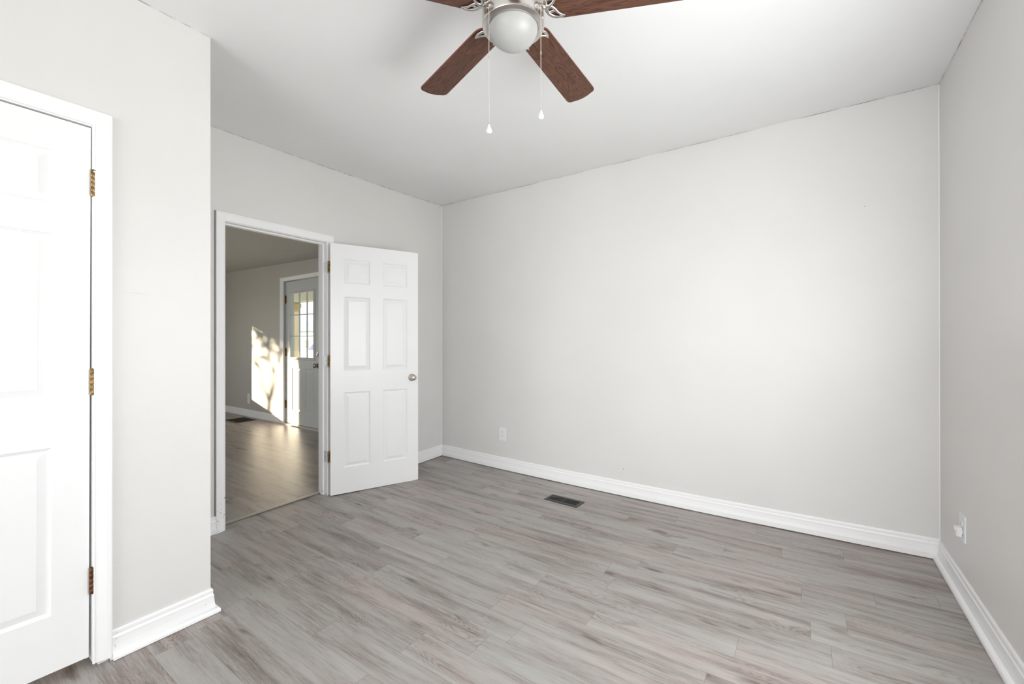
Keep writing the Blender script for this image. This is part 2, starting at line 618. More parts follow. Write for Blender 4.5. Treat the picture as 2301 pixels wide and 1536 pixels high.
def panel_door(bm, W, H, T, panels, window=None, face_depth=(0.0, 1.0)):
    """door leaf: local x 0..W, y 0..T (y=0 is the show face), z 0..H; panels = (x0,x1,z0,z1) moulded both sides"""
    holes = list(panels) + ([window] if window else [])
    xs = sorted({0, W} | {h[0] for h in holes} | {h[1] for h in holes})
    zs = sorted({0, H} | {h[2] for h in holes} | {h[3] for h in holes})
    cache = {}

    def V(x, y, z):
        k = (round(x, 6), round(y, 6), round(z, 6))
        if k not in cache:
            cache[k] = bm.verts.new((x, y, z))
        return cache[k]
    for i in range(len(xs) - 1):
        for j in range(len(zs) - 1):
            xm, zm = (xs[i] + xs[i + 1]) / 2, (zs[j] + zs[j + 1]) / 2
            if any(h[0] < xm < h[1] and h[2] < zm < h[3] for h in holes):
                continue
            for y in (0, T):
                bm.faces.new((V(xs[i], y, zs[j]), V(xs[i + 1], y, zs[j]), V(xs[i + 1], y, zs[j + 1]), V(xs[i], y, zs[j + 1])))
    for a, b2 in zip(xs, xs[1:]):
        for z in (0, H):
            bm.faces.new((V(a, 0, z), V(b2, 0, z), V(b2, T, z), V(a, T, z)))
    for a, b2 in zip(zs, zs[1:]):
        for x in (0, W):
            bm.faces.new((V(x, 0, a), V(x, 0, b2), V(x, T, b2), V(x, T, a)))
    steps = [(0.0, 0.0), (0.003, 0.0035), (0.006, 0.0045), (0.009, 0.0075), (0.013, 0.0085), (0.036, 0.0022), (0.0385, 0.0012), (0.041, 0.0012)]
    for (x0, x1, z0, z1) in panels:
        for y, s in ((0, 1), (T, -1)):
            prev = None
            for ins, dep in steps:
                q = [V(x0 + ins, y + s * dep, z0 + ins), V(x1 - ins, y + s * dep, z0 + ins), V(x1 - ins, y + s * dep, z1 - ins), V(x0 + ins, y + s * dep, z1 - ins)]
                if prev:
                    for k in range(4):
                        bm.faces.new((prev[k], prev[(k + 1) % 4], q[(k + 1) % 4], q[k]))
                prev = q
            bm.faces.new(prev)
    if window:
        x0, x1, z0, z1 = window
        for a, b2 in (((x0, z0), (x1, z0)), ((x1, z0), (x1, z1)), ((x1, z1), (x0, z1)), ((x0, z1), (x0, z0))):
            bm.faces.new((V(a[0], 0, a[1]), V(b2[0], 0, b2[1]), V(b2[0], T, b2[1]), V(a[0], T, a[1])))


def six_panels(W, H):
    st, mid = 0.104 * W / 0.755, 0.110 * W / 0.755
    w = (W - 2 * st - mid) / 2
    k = H / 2.127
    out = []
    for a in (st, st + w + mid):
        for z0, z1 in ((1.795, 2.000), (1.045, 1.680), (0.218, 0.860)):
            out.append((a, a + w, z0 * k, z1 * k))
    return out


def hinge(parent, loc, h, m, leaf_mat=None, leaf=None, pin=True, r=0.0068, rotz=0.0, name='hinge'):
    """butt hinge: knuckled barrel with a pin; leaf = (x0,x1,y0,y1) flat plate"""
    bm = bmesh.new()
    n = 5
    for k in range(n):
        a, b2 = h * k / n + 0.0008, h * (k + 1) / n - 0.0008
        lathe(bm, [(r * .9, a), (r, a + .001), (r, b2 - .001), (r * .9, b2)], 14, o=(0, 0, 0))
    lathe(bm, [(r * .62, 0.0), (r * .62, h)], 10)
    if pin:
        lathe(bm, [(r * .75, h), (r * .6, h + .004), (r * 1.15, h + .006), (r * 1.15, h + .0085), (r * .7, h + .0105), (0, h + .011)], 14)
    else:
        lathe(bm, [(r * 1.0, h), (r * .8, h + .003), (0, h + .004)], 14)
    o = link(name, bm, m, parent, autosmooth=40, loc=loc)
    o.rotation_euler = (0, 0, rotz)
    if leaf:
        bm = bmesh.new()
        box(bm, leaf[0], leaf[1], leaf[2], leaf[3], 0.003, h - 0.003)
        link('hinge_leaf', bm, leaf_mat or m, o)
    return o


def knob(parent, loc, rotz=0.0, s=1.0, m=None, keyed=True):
    """round door knob on a rose, standing out along local -y"""
    m = m or M['nickel_matte']
    e = empty('door_knob', loc, (0, 0, rotz), parent)
    bm = bmesh.new()
    lathe(bm, [(0.0335 * s, 0.0), (0.0335 * s, 0.003 * s), (0.031 * s, 0.008 * s), (0.024 * s, 0.013 * s), (0.0145 * s, 0.0155 * s), (0.013 * s, 0.024 * s)], 32, 'y')
    link('rose', bm, m, e, autosmooth=50)
    bm = bmesh.new()
    lathe(bm, [(0.013 * s, 0.022 * s), (0.0165 * s, 0.026 * s), (0.0245 * s, 0.034 * s), (0.0268 * s, 0.043 * s), (0.0262 * s, 0.050 * s), (0.023 * s, 0.057 * s),
               (0.0155 * s, 0.0615 * s), (0.0105 * s, 0.0625 * s), (0.0095 * s, 0.0605 * s), (0.0, 0.0605 * s)], 32, 'y')
    k = link('knob', bm, m, e, autosmooth=50)
    if keyed:
        bm = bmesh.new()
        lathe(bm, [(0.0078 * s, 0.0600 * s), (0.0078 * s, 0.0625 * s), (0.0055 * s, 0.0638 * s), (0.0, 0.0638 * s)], 20, 'y')
        link('lock_button', bm, m, k, autosmooth=50)
    return e


# ------------------------------------------------------------------ room shell
DZ0, DZ1 = -0.12, 3.0
o = sheet('floor', -3.402, 0.75, -3.75, 3.50, zf, M['floor'], 0.15)
tag(o, 'grey wood look plank floor of the empty front room', 'floor', kind='structure')
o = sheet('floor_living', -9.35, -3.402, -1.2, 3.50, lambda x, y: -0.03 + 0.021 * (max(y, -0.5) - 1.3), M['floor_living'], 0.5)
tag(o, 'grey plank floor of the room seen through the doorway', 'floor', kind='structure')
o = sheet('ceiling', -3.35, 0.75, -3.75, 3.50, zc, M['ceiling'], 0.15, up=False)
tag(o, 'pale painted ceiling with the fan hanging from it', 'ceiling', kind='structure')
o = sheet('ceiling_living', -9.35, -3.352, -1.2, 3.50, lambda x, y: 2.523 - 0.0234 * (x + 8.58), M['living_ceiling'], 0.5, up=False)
tag(o, 'dim ceiling of the room seen through the doorway', 'ceiling', kind='structure')

OY0, OY1, OZ = 1.2995, 2.0555, 2.092          # doorway rough edges = jamb faces
CY1, CZ1 = 0.4560, 2.1275                     # closet opening
CY0 = CY1 - 0.76
J = 0.018

wall('wall_far', 'y', YF, YF + 0.14, -3.352, 0.75, DZ0, DZ1, [M['wall']], label='long blank pale wall with the outlet and floor register below')
wall('wall_right', 'x', XR, XR + 0.13, -3.75, 3.50, DZ0, DZ1, [M['wall']], holes=[(0.76, 2.04, 0.58, 2.06)], label='pale wall at the right edge of the photo with a plug low on it')
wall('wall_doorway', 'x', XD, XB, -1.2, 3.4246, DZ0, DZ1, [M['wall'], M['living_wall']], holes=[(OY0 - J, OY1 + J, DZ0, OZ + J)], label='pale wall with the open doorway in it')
wall('wall_closet', 'x', XC, XC - 0.11, -3.60, YC, DZ0, DZ1, [M['wall']], holes=[(CY0 - J, CY1 + J, DZ0, CZ1 + J)], label='bright pale wall with the closed closet door')
wall('wall_closet_side', 'y', YC, YC - 0.10, XD, XC - 0.11, DZ0, DZ1, [M['wall']], label='short side wall of the closet facing the doorway')
wall('wall_rear', 'y', -3.60, -3.74, -2.47, 0.75, DZ0, DZ1, [M['wall']], holes=[(-2.24, 0.26, 0.12, 2.18)], label='wall behind the camera with a wide window')
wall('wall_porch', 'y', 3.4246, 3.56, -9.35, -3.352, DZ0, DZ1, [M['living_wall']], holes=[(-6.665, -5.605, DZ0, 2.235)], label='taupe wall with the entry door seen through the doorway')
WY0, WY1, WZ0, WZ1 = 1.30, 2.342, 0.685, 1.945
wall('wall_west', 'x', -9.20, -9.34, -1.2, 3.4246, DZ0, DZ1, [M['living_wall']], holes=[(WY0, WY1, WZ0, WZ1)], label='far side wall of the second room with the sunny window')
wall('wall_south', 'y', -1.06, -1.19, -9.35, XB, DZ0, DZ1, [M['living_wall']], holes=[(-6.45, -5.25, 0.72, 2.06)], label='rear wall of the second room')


def window(name, axis, c, u0, u1, z0, z1, depth, label):
    """sash window: frame with a meeting rail, two panes"""
    e = empty(name)

    def B(bm, ua, ub, za, zb, d0, d1):
        if axis == 'x':
            box(bm, min(c + d0, c + d1), max(c + d0, c + d1), ua, ub, za, zb)
        else:
            box(bm, ua, ub, min(c + d0, c + d1), max(c + d0, c + d1), za, zb)
    bm = bmesh.new()
    t = 0.035
    B(bm, u0, u0 + t, z0, z1, 0.02 * depth, 0.09 * depth)
    B(bm, u1 - t, u1, z0, z1, 0.02 * depth, 0.09 * depth)
    B(bm, u0 + t, u1 - t, z1 - t, z1, 0.02 * depth, 0.09 * depth)
    B(bm, u0 + t, u1 - t, z0, z0 + t, 0.02 * depth, 0.09 * depth)
    B(bm, u0 + t, u1 - t, (z0 + z1) / 2 - 0.018, (z0 + z1) / 2 + 0.018, 0.04 * depth, 0.08 * depth)
    link('window_frame', bm, M['trim'], e)
    for a, b2 in ((z0 + t, (z0 + z1) / 2 - 0.018), ((z0 + z1) / 2 + 0.018, z1 - t)):
        bm = bmesh.new()
        B(bm, u0 + t, u1 - t, a, b2, 0.058 * depth, 0.062 * depth)
        link('pane', bm, M['glass'], e)
    tag(e, label, 'window', kind='structure')
    return e


window('window_1', 'y', -3.60, -2.24, 0.26, 0.12, 2.18, -1, 'tall wide window in the wall behind the camera')
window('window_2', 'x', XR, 0.76, 2.04, 0.58, 2.06, 1, 'sash window in the right wall beside the camera')

window('fill_window', 'y', -1.06, -6.45, -5.25, 0.72, 2.06, -1, 'unseen sash window added in the rear wall of the second room for fill light')  # unseen opening added to go with the living room fill lamp

# window 3: one clear light, lets the low sun into the second room
e = empty('window_3')
bm = bmesh.new()
t = 0.03
for a in ((WY0, WY0 + t, WZ0, WZ1), (WY1 - 0.004, WY1, WZ0, WZ1), (WY0, WY1, WZ1 - 0.004, WZ1), (WY0, WY1, WZ0, WZ0 + 0.004)):
    box(bm, -9.30, -9.24, *a)
link('window_frame', bm, M['trim'], e)
bm = bmesh.new()
box(bm, -9.272, -9.268, WY0 + t, WY1 - 0.004, WZ0 + 0.004, WZ1 - 0.004)
link('pane', bm, M['glass'], e)
tag(e, 'sunny window in the far side wall of the second room', 'window', kind='structure')

# thin irregular cracks where the old ceiling meets the walls
random.seed(5)


def crack(parent_name, pts, w, inward, density, maxlen, label):
    """pts: (x,y) ends of the seam; little dark slivers just under the ceiling"""
    bm = bmesh.new()
    a, b2 = Vector(pts[0]), Vector(pts[1])
    L = (b2 - a).length
    d = (b2 - a) / L
    s = 0.0
    while s < L:
        seg = random.uniform(0.02, maxlen)
        if random.random() < density:
            n = max(2, int(seg / 0.02))
            prev = None
            hw = random.uniform(0.35, 1.0) * w
            for k in range(n + 1):
                q = a + d * min(L, s + seg * k / n)
                z = zc(q.x, q.y) - 0.0022 + random.uniform(-.0009, .0009)
                t2 = hw * math.sin(PI * (0.08 + 0.84 * k / n))
                p = (q.x + inward[0] * .0012, q.y + inward[1] * .0012)
                cur = (bm.verts.new((p[0], p[1], z - t2)), bm.verts.new((p[0], p[1], z + t2 * .6)))
                if prev:
                    bm.faces.new((prev[0], cur[0], cur[1], prev[1]))
                prev = cur
        s += seg + random.uniform(0.0, 0.03)
    return link('seam_crack', bm, M['caulk'], bpy.data.objects[parent_name])


crack('wall_far', ((XD, YF), (XR, YF)), 0.0022, (0, -1), 0.85, 0.30, '')
crack('wall_doorway', ((XD, YC), (XD, YF)), 0.0024, (1, 0), 0.8, 0.10, '')
crack('wall_right', ((XR, 1.9), (XR, YF)), 0.0032, (-1, 0), 0.8, 0.10, '')
crack('wall_closet', ((XC, 0.2), (XC, YC)), 0.0022, (1, 0), 0.7, 0.08, '')

# pale caulk beads in the two wall corners
bm = bmesh.new()
tube(bm, [(XD + .001, YF - .001, 0.13), (XD + .001, YF - .001, 2.74)], 0.0035, 6)
link('corner_caulk', bm, M['trim'], bpy.data.objects['wall_far'])
bm = bmesh.new()
tube(bm, [(XR - .001, YF - .001, 0.12), (XR - .001, YF - .001, 2.74)], 0.0035, 6)
link('corner_caulk', bm, M['trim'], bpy.data.objects['wall_right'])

# small dents and scratches: little raised plaster chips with a lit lip
bm = bmesh.new()


def chip(bm, P, ax, w, h, ang=0.0, d=0.0012):
    """a tiny lens-shaped flake lying on a wall face"""
    ca, sa = math.cos(ang), math.sin(ang)
    ring = []
    for k in range(8):
        t2 = 2 * PI * k / 8
        u, v = w * math.cos(t2), h * math.sin(t2)
        u, v = u * ca - v * sa, u * sa + v * ca
        if ax == 'x':
            ring.append(bm.verts.new((P[0], P[1] + u, P[2] + v)))
        else:
            ring.append(bm.verts.new((P[0] + u, P[1], P[2] + v)))
    f = bm.faces.new(ring)
    c = bm.verts.new((P[0] + (d if ax == 'x' else 0), P[1] + (-d if ax == 'y' else 0), P[2]))
    bmesh.ops.delete(bm, geom=[f], context='FACES_ONLY')
    for k in range(8):
        bm.faces.new((ring[k], ring[(k + 1) % 8], c))


chip(bm, (XC + .0002, 0.541, 0.345), 'x', 0.010, 0.0030, 0.5, 0.002)
chip(bm, (XC + .0002, 0.53, 0.60), 'x', 0.030, 0.0012, 0.30, 0.001)
chip(bm, (XC + .0002, 0.60, 1.47), 'x', 0.060, 0.0010, -0.05, 0.001)
link('wall_chip', bm, M['wall'], bpy.data.objects['wall_closet'])
bm = bmesh.new()
chip(bm, (-1.245, YF - .0002, 0.215), 'y', 0.005, 0.004, 0, 0.0004)
chip(bm, (0.30, YF - .0002, 2.10), 'y', 0.003, 0.003, 0, 0.0004)
link('nail_hole', bm, M['caulk'], bpy.data.objects['wall_far'])

# ------------------------------------------------------------------ baseboards
GAP = 0.007


def baseboard(name, path, label, shoe=None, gap=GAP, zfun=zf):
    bm = bmesh.new()
    sweep(bm, path, BASE, gap, zfun)
    o = link(name, bm, M['trim'])
    tag(o, label, 'baseboard', kind='structure')
    if shoe:
        bm = bmesh.new()
        sweep(bm, shoe, SHOE, 0.002, zfun)
        link('shoe_molding', bm, M['trim'], o, autosmooth=50)
    return o


# travel direction keeps the room on the left hand
bb_far = baseboard('baseboard_far', [(XR - 0.001, YF), (XD, YF), (XD, 2.114)], 'white baseboard along the long blank wall and round the corner behind the open door')
bb_right = baseboard('baseboard_right', [(XR, -3.59), (XR, YF - 0.0165)], 'white baseboard with a rounded shoe strip along the right wall', shoe=[(XR, -3.59), (XR, YF - 0.0170)], gap=0.002)
bb_closet = baseboard('baseboard_closet', [(XD + 0.02, YC), (XC, YC), (XC, 0.5085)], 'white baseboard with a shoe strip between closet door and wall corner', shoe=[(XD + 0.02, YC), (XC, YC), (XC, 0.5145)], gap=0.001)
bb_hall = baseboard('baseboard_doorway', [(XD, 1.243), (XD, YC + 0.034)], 'short white baseboard left of the doorway casing', gap=0.001)
bb_liv = baseboard('baseboard_porch', [(-6.728, 3.4246), (-9.19, 3.4246)], 'baseboard left of the entry door in the second room', gap=0.002,
                   zfun=lambda x, y: 0.014)

# nail holes in the white boards
for par, spots in ((bb_closet, [(XC + .0087, .53, .10), (XC + .0119, .527, .078), (XC + .0135, .523, .052), (XC + .0134, .525, .047), (XC + .0087, .835, .100), (XC + .0125, .845, .055)]),):
    bm = bmesh.new()
    for (x, y, z) in spots:
        z += zf(x, y)
        bmesh.ops.create_uvsphere(bm, u_segments=8, v_segments=6, radius=0.0013, matrix=Matrix.Translation((x, y, z)))
    link('nail_hole', bm, M['caulk'], par)
bm = bmesh.new()
for x, z in ((-1.87, .058), (-1.62, .02), (-.93, .018), (-.90, .012), (-.91, .016), (-.55, .055), (.10, .02), (.33, .018), (.40, .06), (.52, .016), (.56, .022), (.585, .09), (-2.9, .05), (-2.2, .022)):
    d = 0.0161 if z < .033 else 0.0125
    bmesh.ops.create_uvsphere(bm, u_segments=8, v_segments=6, radius=0.0013, matrix=Matrix.Translation((x, YF - d, z + zf(x, YF) + GAP)))
link('nail_hole', bm, M['caulk'], bb_far)

# ------------------------------------------------------------------ trim 1: closet door casing and jamb
e = empty('trim_1')
bm = bmesh.new()
casing(bm, 'x', XC, 1, CY0 - 0.001, CY1 + 0.001, -0.028, CZ1 + 0.0055, CAS)
link('door_casing', bm, M['trim'], e)
bm = bmesh.new()
box(bm, XC - 0.11, XC, CY1, CY1 + J, -0.02, CZ1 + J)
box(bm, XC - 0.11, XC, CY0 - J, CY0, -0.02, CZ1 + J)
box(bm, XC - 0.11, XC, CY0, CY1, CZ1, CZ1 + J)
link('door_jamb', bm, M['trim'], e)
bm = bmesh.new()
box(bm, XC - 0.056, XC - 0.044, CY1 - 0.011, CY1, -0.02, CZ1)
box(bm, XC - 0.056, XC - 0.044, CY0, CY0 + 0.011, -0.02, CZ1)
box(bm, XC - 0.056, XC - 0.044, CY0 + 0.011, CY1 - 0.011, CZ1 - 0.011, CZ1)
link('door_stop', bm, M['trim'], e)
tag(e, 'white moulded casing around the closed closet door', 'door frame', kind='structure')

# trim 2: open doorway casing and jamb
e = empty('trim_2')
bm = bmesh.new()
casing(bm, 'x', XD, 1, OY0 + 0.0, OY1 - 0.001, -0.037, OZ + 0.004, CAS, -0.012)
link('door_casing', bm, M['trim'], e)
bm = bmesh.new()
box(bm, XB - 0.001, XD, OY1, OY1 + J, -0.016, OZ + J)
box(bm, XB - 0.001, XD, OY0 - J, OY0, -0.030, OZ + J)
box(bm, XB - 0.001, XD, OY0, OY1, OZ, OZ + J)
link('door_jamb', bm, M['trim'], e)
bm = bmesh.new()
sx0, sx1 = XD - 0.078, XD - 0.038
box(bm, sx0, sx1, OY1 - 0.011, OY1, -0.016, OZ)
box(bm, sx0, sx1, OY0, OY0 + 0.004, -0.030, OZ)
box(bm, sx0, sx1, OY0 + 0.004, OY1 - 0.011, OZ - 0.011, OZ)
link('door_stop', bm, M['trim'], e)
bm = bmesh.new()
casing(bm, 'x', XB - 0.001, -1, OY0 - 0.004, OY1 + 0.004, -0.03, OZ + 0.006, CAS)
link('door_casing', bm, M['trim'], e)
# chipped paint low on the casing
bm = bmesh.new()
random.seed(11)
for k in range(16):
    y = random.uniform(OY0 - 0.054, OY0 - 0.004)
    z = random.uniform(-0.02, 0.20)
    s = random.uniform(.0012, .0035)
    out = 0.0178 if y < OY0 - 0.044 else 0.0108 + (OY0 - y - 0.008) / 0.035 * 0.0058 if y < OY0 - 0.008 else 0.0108
    bmesh.ops.create_uvsphere(bm, u_segments=8, v_segments=6, radius=s, matrix=Matrix.Translation((XD + out, y, z)) @ Matrix.Diagonal((.2, 1, random.uniform(.4, 1.2), 1)))
for (y, z, s) in ((OY1 - 0.012, 0.02, .006), (OY1 - 0.003, -0.004, .007), (OY1 + 0.004, 0.0, .005)):
    bmesh.ops.create_uvsphere(bm, u_segments=8, v_segments=6, radius=s, matrix=Matrix.Translation((XD - 0.037 if y < OY1 - .01 else XD + .002, y, z)) @ Matrix.Diagonal((.2, .5, 1.2, 1)))
link('paint_chip', bm, M['bare_wood'], e)
# gap line where the casing has pulled away from the wall
bm = bmesh.new()
box(bm, XD + 0.0004, XD + 0.0135, OY0 - 0.0630, OY0 - 0.0585, 0.09, OZ + 0.062)
link('gap_filler', bm, M['caulk'], e)
tag(e, 'white moulded casing and jamb of the open doorway, chipped near the floor', 'door frame', kind='structure')

# transition strip under the doorway
bm = bmesh.new()
n = 8
for k in range(n):
    y0, y1 = OY0 + (OY1 - OY0) * k / n, OY0 + (OY1 - OY0) * (k + 1) / n
    prof = [(-0.028, 0.0005), (-0.024, 0.0050), (0.0, 0.0085), (0.020, 0.0090), (0.027, 0.0070), (0.026, 0.0040)]
    a = [bm.verts.new((-3.402 + d, y0, zf(-3.40, y0) + z)) for d, z in prof]
    b2 = [bm.verts.new((-3.402 + d, y1, zf(-3.40, y1) + z)) for d, z in prof]
    for j in range(len(prof)):
        bm.faces.new((a[j], a[(j + 1) % 6], b2[(j + 1) % 6], b2[j]))
bmesh.ops.remove_doubles(bm, verts=bm.verts, dist=1e-5)
o = link('threshold_strip', bm, M['strip'])
tag(o, 'flat grey beige floor transition strip across the open doorway', 'floor strip')

# ------------------------------------------------------------------ door 1: closed six panel closet door
W1, H1 = 0.754, 2.118
e = empty('door_1', (XC - 0.003, CY1 - 0.0085, 0.003), (R(0.16), 0, 0))
e.rotation_euler = Matrix.Rotation(R(-0.16), 4, 'X').to_euler()
bm = bmesh.new()
panel_door(bm, W1, H1, 0.035, six_panels(W1, H1))
# local x runs away from the hinge (world -y), show face towards +x
bmesh.ops.transform(bm, matrix=Matrix(((0, -1, 0, 0), (-1, 0, 0, 0), (0, 0, 1, 0), (0, 0, 0, 1))), verts=bm.verts)
link('door_panel', bm, M['door'], e)
for z, h, mt, pin in ((1.846, 0.098, M['brass'], True), (1.049, 0.104, M['brass'], False), (0.254, 0.104, M['rust'], False)):
    hinge(e, (0.0075, 0.0058, z - 0.003), h, mt, M['rust'], (-0.006, -0.001, -0.0045, -0.0015), pin, 0.0072)
k = knob(e, (0.0, -W1 + 0.06, 0.94), R(90))
tag(e, 'closed white six panel closet door with aged brass hinges', 'door', kind='structure')

# ------------------------------------------------------------------ door 2: six panel door standing open
W2, H2 = 0.757, 2.089
e = empty('door_2', (-3.2345, 2.0545, -0.004), (0, 0, R(90 - 21.73)))
bm = bmesh.new()
panel_door(bm, W2, H2, 0.035, six_panels(W2, H2))
link('door_panel', bm, M['door'], e)
for z in (1.845, 1.062, 0.268):
    hinge(e, (-0.0080, 0.032, z), 0.092, M['brass'], M['brass'], (0.003, 0.0070, -0.026, -0.003), False, 0.0062)
knob(e, (0.697, 0.0, 0.945))
bm = bmesh.new()
box(bm, W2 - 0.0005, W2 + 0.0012, 0.006, 0.029, 0.915, 0.972)
link('latch_plate', bm, M['nickel_matte'], e)
tag(e, 'white six panel door standing open against the wall, nickel knob', 'door', kind='structure')
# jamb leaves of its hinges belong to the frame
for z in (1.845, 1.062, 0.268):
    bm = bmesh.new()
    box(bm, XD - 0.034, XD - 0.0015, OY1 - 0.0016, OY1 + 0.0002, z - 0.002, z + 0.088)
    lf = link('hinge_leaf', bm, M['zinc'], bpy.data.objects['trim_2'])
    bm = bmesh.new()
    for dz in (0.012, 0.044, 0.076):
        lathe(bm, [(0.0032, 0.0), (0.0022, 0.0008), (0, 0.0009)], 10, 'y', o=(XD - 0.022 + (0.008 if dz == 0.044 else 0), OY1 - 0.0016, z + dz))
    link('screw', bm, M['slot'], lf)

# ------------------------------------------------------------------ trim 3 and door 3: entry door of the second room
EX0, EX1, EZ0, EZ1 = -6.620, -5.645, 0.032, 2.190
YP = 3.4246
e = empty('trim_3')
bm = bmesh.new()
casing(bm, 'y', YP, -1, EX0 - 0.006, EX1 + 0.006, 0.016, EZ1 + 0.012, CAS)
for v in bm.verts:      # a wider casing than the bedroom one
    if v.co.x < EX0 - 0.012:
        v.co.x = (EX0 - 0.006) - ((EX0 - 0.006) - v.co.x) * 1.55
    if v.co.x > EX1 + 0.012:
        v.co.x = (EX1 + 0.006) + (v.co.x - (EX1 + 0.006)) * 1.25
link('door_casing', bm, M['trim'], e)
bm = bmesh.new()
box(bm, EX0 - 0.045, EX0 - 0.003, YP, YP + 0.135, 0.012, EZ1 + 0.045)
box(bm, EX1 + 0.003, EX1 + 0.040, YP, YP + 0.135, 0.012, EZ1 + 0.045)
box(bm, EX0 - 0.003, EX1 + 0.003, YP, YP + 0.135, EZ1 + 0.008, EZ1 + 0.045)
link('door_jamb', bm, M['entry'], e)
bm = bmesh.new()
box(bm, EX0 - 0.003, EX1 + 0.003, YP - 0.035, YP + 0.135, 0.014, 0.026)
bevel(bm, 0.004, 2)
link('door_sill', bm, M['metal_sill'], e)
tag(e, 'pale casing, jamb and sill around the entry door in the second room', 'door frame', kind='structure')

e = empty('door_3', (EX0, YP + 0.028, EZ0))
W3, H3 = EX1 - EX0, EZ1 - EZ0
GX0, GX1, GZ0, GZ1 = 0.150, 0.770, 1.008, 1.966
bm = bmesh.new()
panel_door(bm, W3, H3, 0.044, [(0.170, 0.405, 0.20, 0.845), (0.545, 0.785, 0.20, 0.845)], (GX0, GX1, GZ0, GZ1))
link('door_panel', bm, M['entry'], e)
# raised plastic glazing frame
bm = bmesh.new()
FR = [(-0.0, 0.0), (-0.0, 0.012), (0.006, 0.014), (0.030, 0.012), (0.036, 0.008), (0.038, 0.0)]
pr = []
for o2, d in FR:
    pr.append([bm.verts.new((GX0 - o2, -d, GZ0 - o2)), bm.verts.new((GX1 + o2, -d, GZ0 - o2)), bm.verts.new((GX1 + o2, -d, GZ1 + o2)), bm.verts.new((GX0 - o2, -d, GZ1 + o2))])
for a, b2 in zip(pr, pr[1:]):
    for j in range(4):
        bm.faces.new((a[j], a[(j + 1) % 4], b2[(j + 1) % 4], b2[j]))
gf = link('glazing_frame', bm, M['entry'], e)
bm = bmesh.new()
for x, z in [(GX0 - .018, z) for z in (GZ0 + .05, GZ0 + .34, GZ0 + .64, GZ1 - .05)] + [(x, GZ1 + .018) for x in (GX0 + .05, GX0 + .31, GX1 - .05)] + [(x, GZ0 - .018) for x in (GX0 + .05, GX0 + .31, GX1 - .05)]:
    bmesh.ops.create_uvsphere(bm, u_segments=8, v_segments=6, radius=0.004, matrix=Matrix.Translation((x, -.0125, z)) @ Matrix.Diagonal((1, .3, 1, 1)))
link('screw_cap', bm, M['caulk'], gf)
bm = bmesh.new()
box(bm, GX0, GX1, 0.020, 0.024, GZ0, GZ1)
link('glass_pane', bm, M['glass'], e)
gw, gh = (GX1 - GX0) / 3, (GZ1 - GZ0) / 3
bm = bmesh.new()
for k in (1, 2):
    box(bm, GX0 + gw * k - .008, GX0 + gw * k + .008, 0.012, 0.030, GZ0, GZ1)
    box(bm, GX0, GX1, 0.0125, 0.0295, GZ0 + gh * k - .007, GZ0 + gh * k + .007)
link('muntin_grid', bm, M['entry'], e)
for z in (1.83, 1.02, 0.22):
    hinge(e, (-0.008, -0.008, z), 0.125, M['brass'], M['brass'], (0.0, 0.03, 0.004, 0.007), False, 0.011)
knob(e, (W3 - 0.085, 0.0, 0.900), 0, 1.25, M['dark_nickel'])
bm = bmesh.new()
lathe(bm, [(0.042, 0.0), (0.042, 0.008), (0.036, 0.016), (0.012, 0.019), (0.012, 0.022)], 28, 'y', o=(W3 - 0.075, 0, 1.062))
db = link('deadbolt', bm, M['dark_nickel'], e, autosmooth=40)
bm = bmesh.new()
box(bm, W3 - 0.095, W3 - 0.055, -0.034, -0.020, 1.056, 1.068)
bevel(bm, 0.003, 2)
link('thumb_turn', bm, M['dark_nickel'], db)
bm = bmesh.new()
box(bm, 0.0, W3, 0.002, 0.040, -0.012, 0.004)
link('door_sweep', bm, M['weather'], e)
tag(e, 'pale grey entry door with a nine light window, in the second room', 'door', kind='structure')


# ------------------------------------------------------------------ outlets
def outlet(name, loc, rotz, label, w=0.080, h=0.126, group=None, dark=True):
    """duplex outlet on a wall, facing local -y, origin at plate centre"""
    e = empty(name, loc, (0, 0, rotz))
    bm = bmesh.new()
    box(bm, -w / 2, w / 2, -0.0055, 0.0, -h / 2, h / 2)
    bevel(bm, 0.0025, 2)
    link('cover_plate', bm, M['plastic'], e, autosmooth=40)
    for s in (1, -1):
        bm = bmesh.new()
        zc0 = s * h * 0.155
        pts = []
        for k in range(24):
            t2 = 2 * PI * k / 24
            x, z = 0.0175 * math.cos(t2), 0.0175 * math.sin(t2)
            z = max(-0.0135, min(0.0135, z))
            pts.append((x, z))
        lo = [bm.verts.new((x, -0.005, zc0 + z)) for x, z in pts]
        hi = [bm.verts.new((x * .97, -0.0078, zc0 + z * .97)) for x, z in pts]
        for k in range(24):
            bm.faces.new((lo[k], lo[(k + 1) % 24], hi[(k + 1) % 24], hi[k]))
        bm.faces.new(hi)
        rc = link('receptacle', bm, M['plastic'], e)
        bm = bmesh.new()
        box(bm, -0.0085, -0.0058, -0.0081, -0.0070, zc0 - 0.001, zc0 + 0.0085)
        box(bm, 0.0058, 0.0085, -0.0081, -0.0070, zc0, zc0 + 0.0075)
        lathe(bm, [(0.003, 0.0070), (0.003, 0.0081)], 10, 'y', o=(0, 0, zc0 - 0.007))
        link('slot', bm, M['slot'], rc)
    bm = bmesh.new()
    lathe(bm, [(0.0032, 0.0052), (0.0028, 0.0064), (0, 0.0068)], 12, 'y')
    link('screw', bm, M['nickel_matte'], e)
    return tag(e, label, 'power outlet', group)


outlet('power_outlet', (-2.4715, YF, 0.357), 0.0, 'white duplex outlet low on the long blank wall')
outlet('power_outlet', (XR, 2.985, 0.348), R(-90), 'white duplex outlet with a plug in it, on the right wall', 0.090, 0.128)
o = outlet('power_outlet', (-7.760, YP, 0.318), 0.0, 'small outlet beside the sun patch in the second room', 0.085, 0.165)
for c in o.children:
    pass

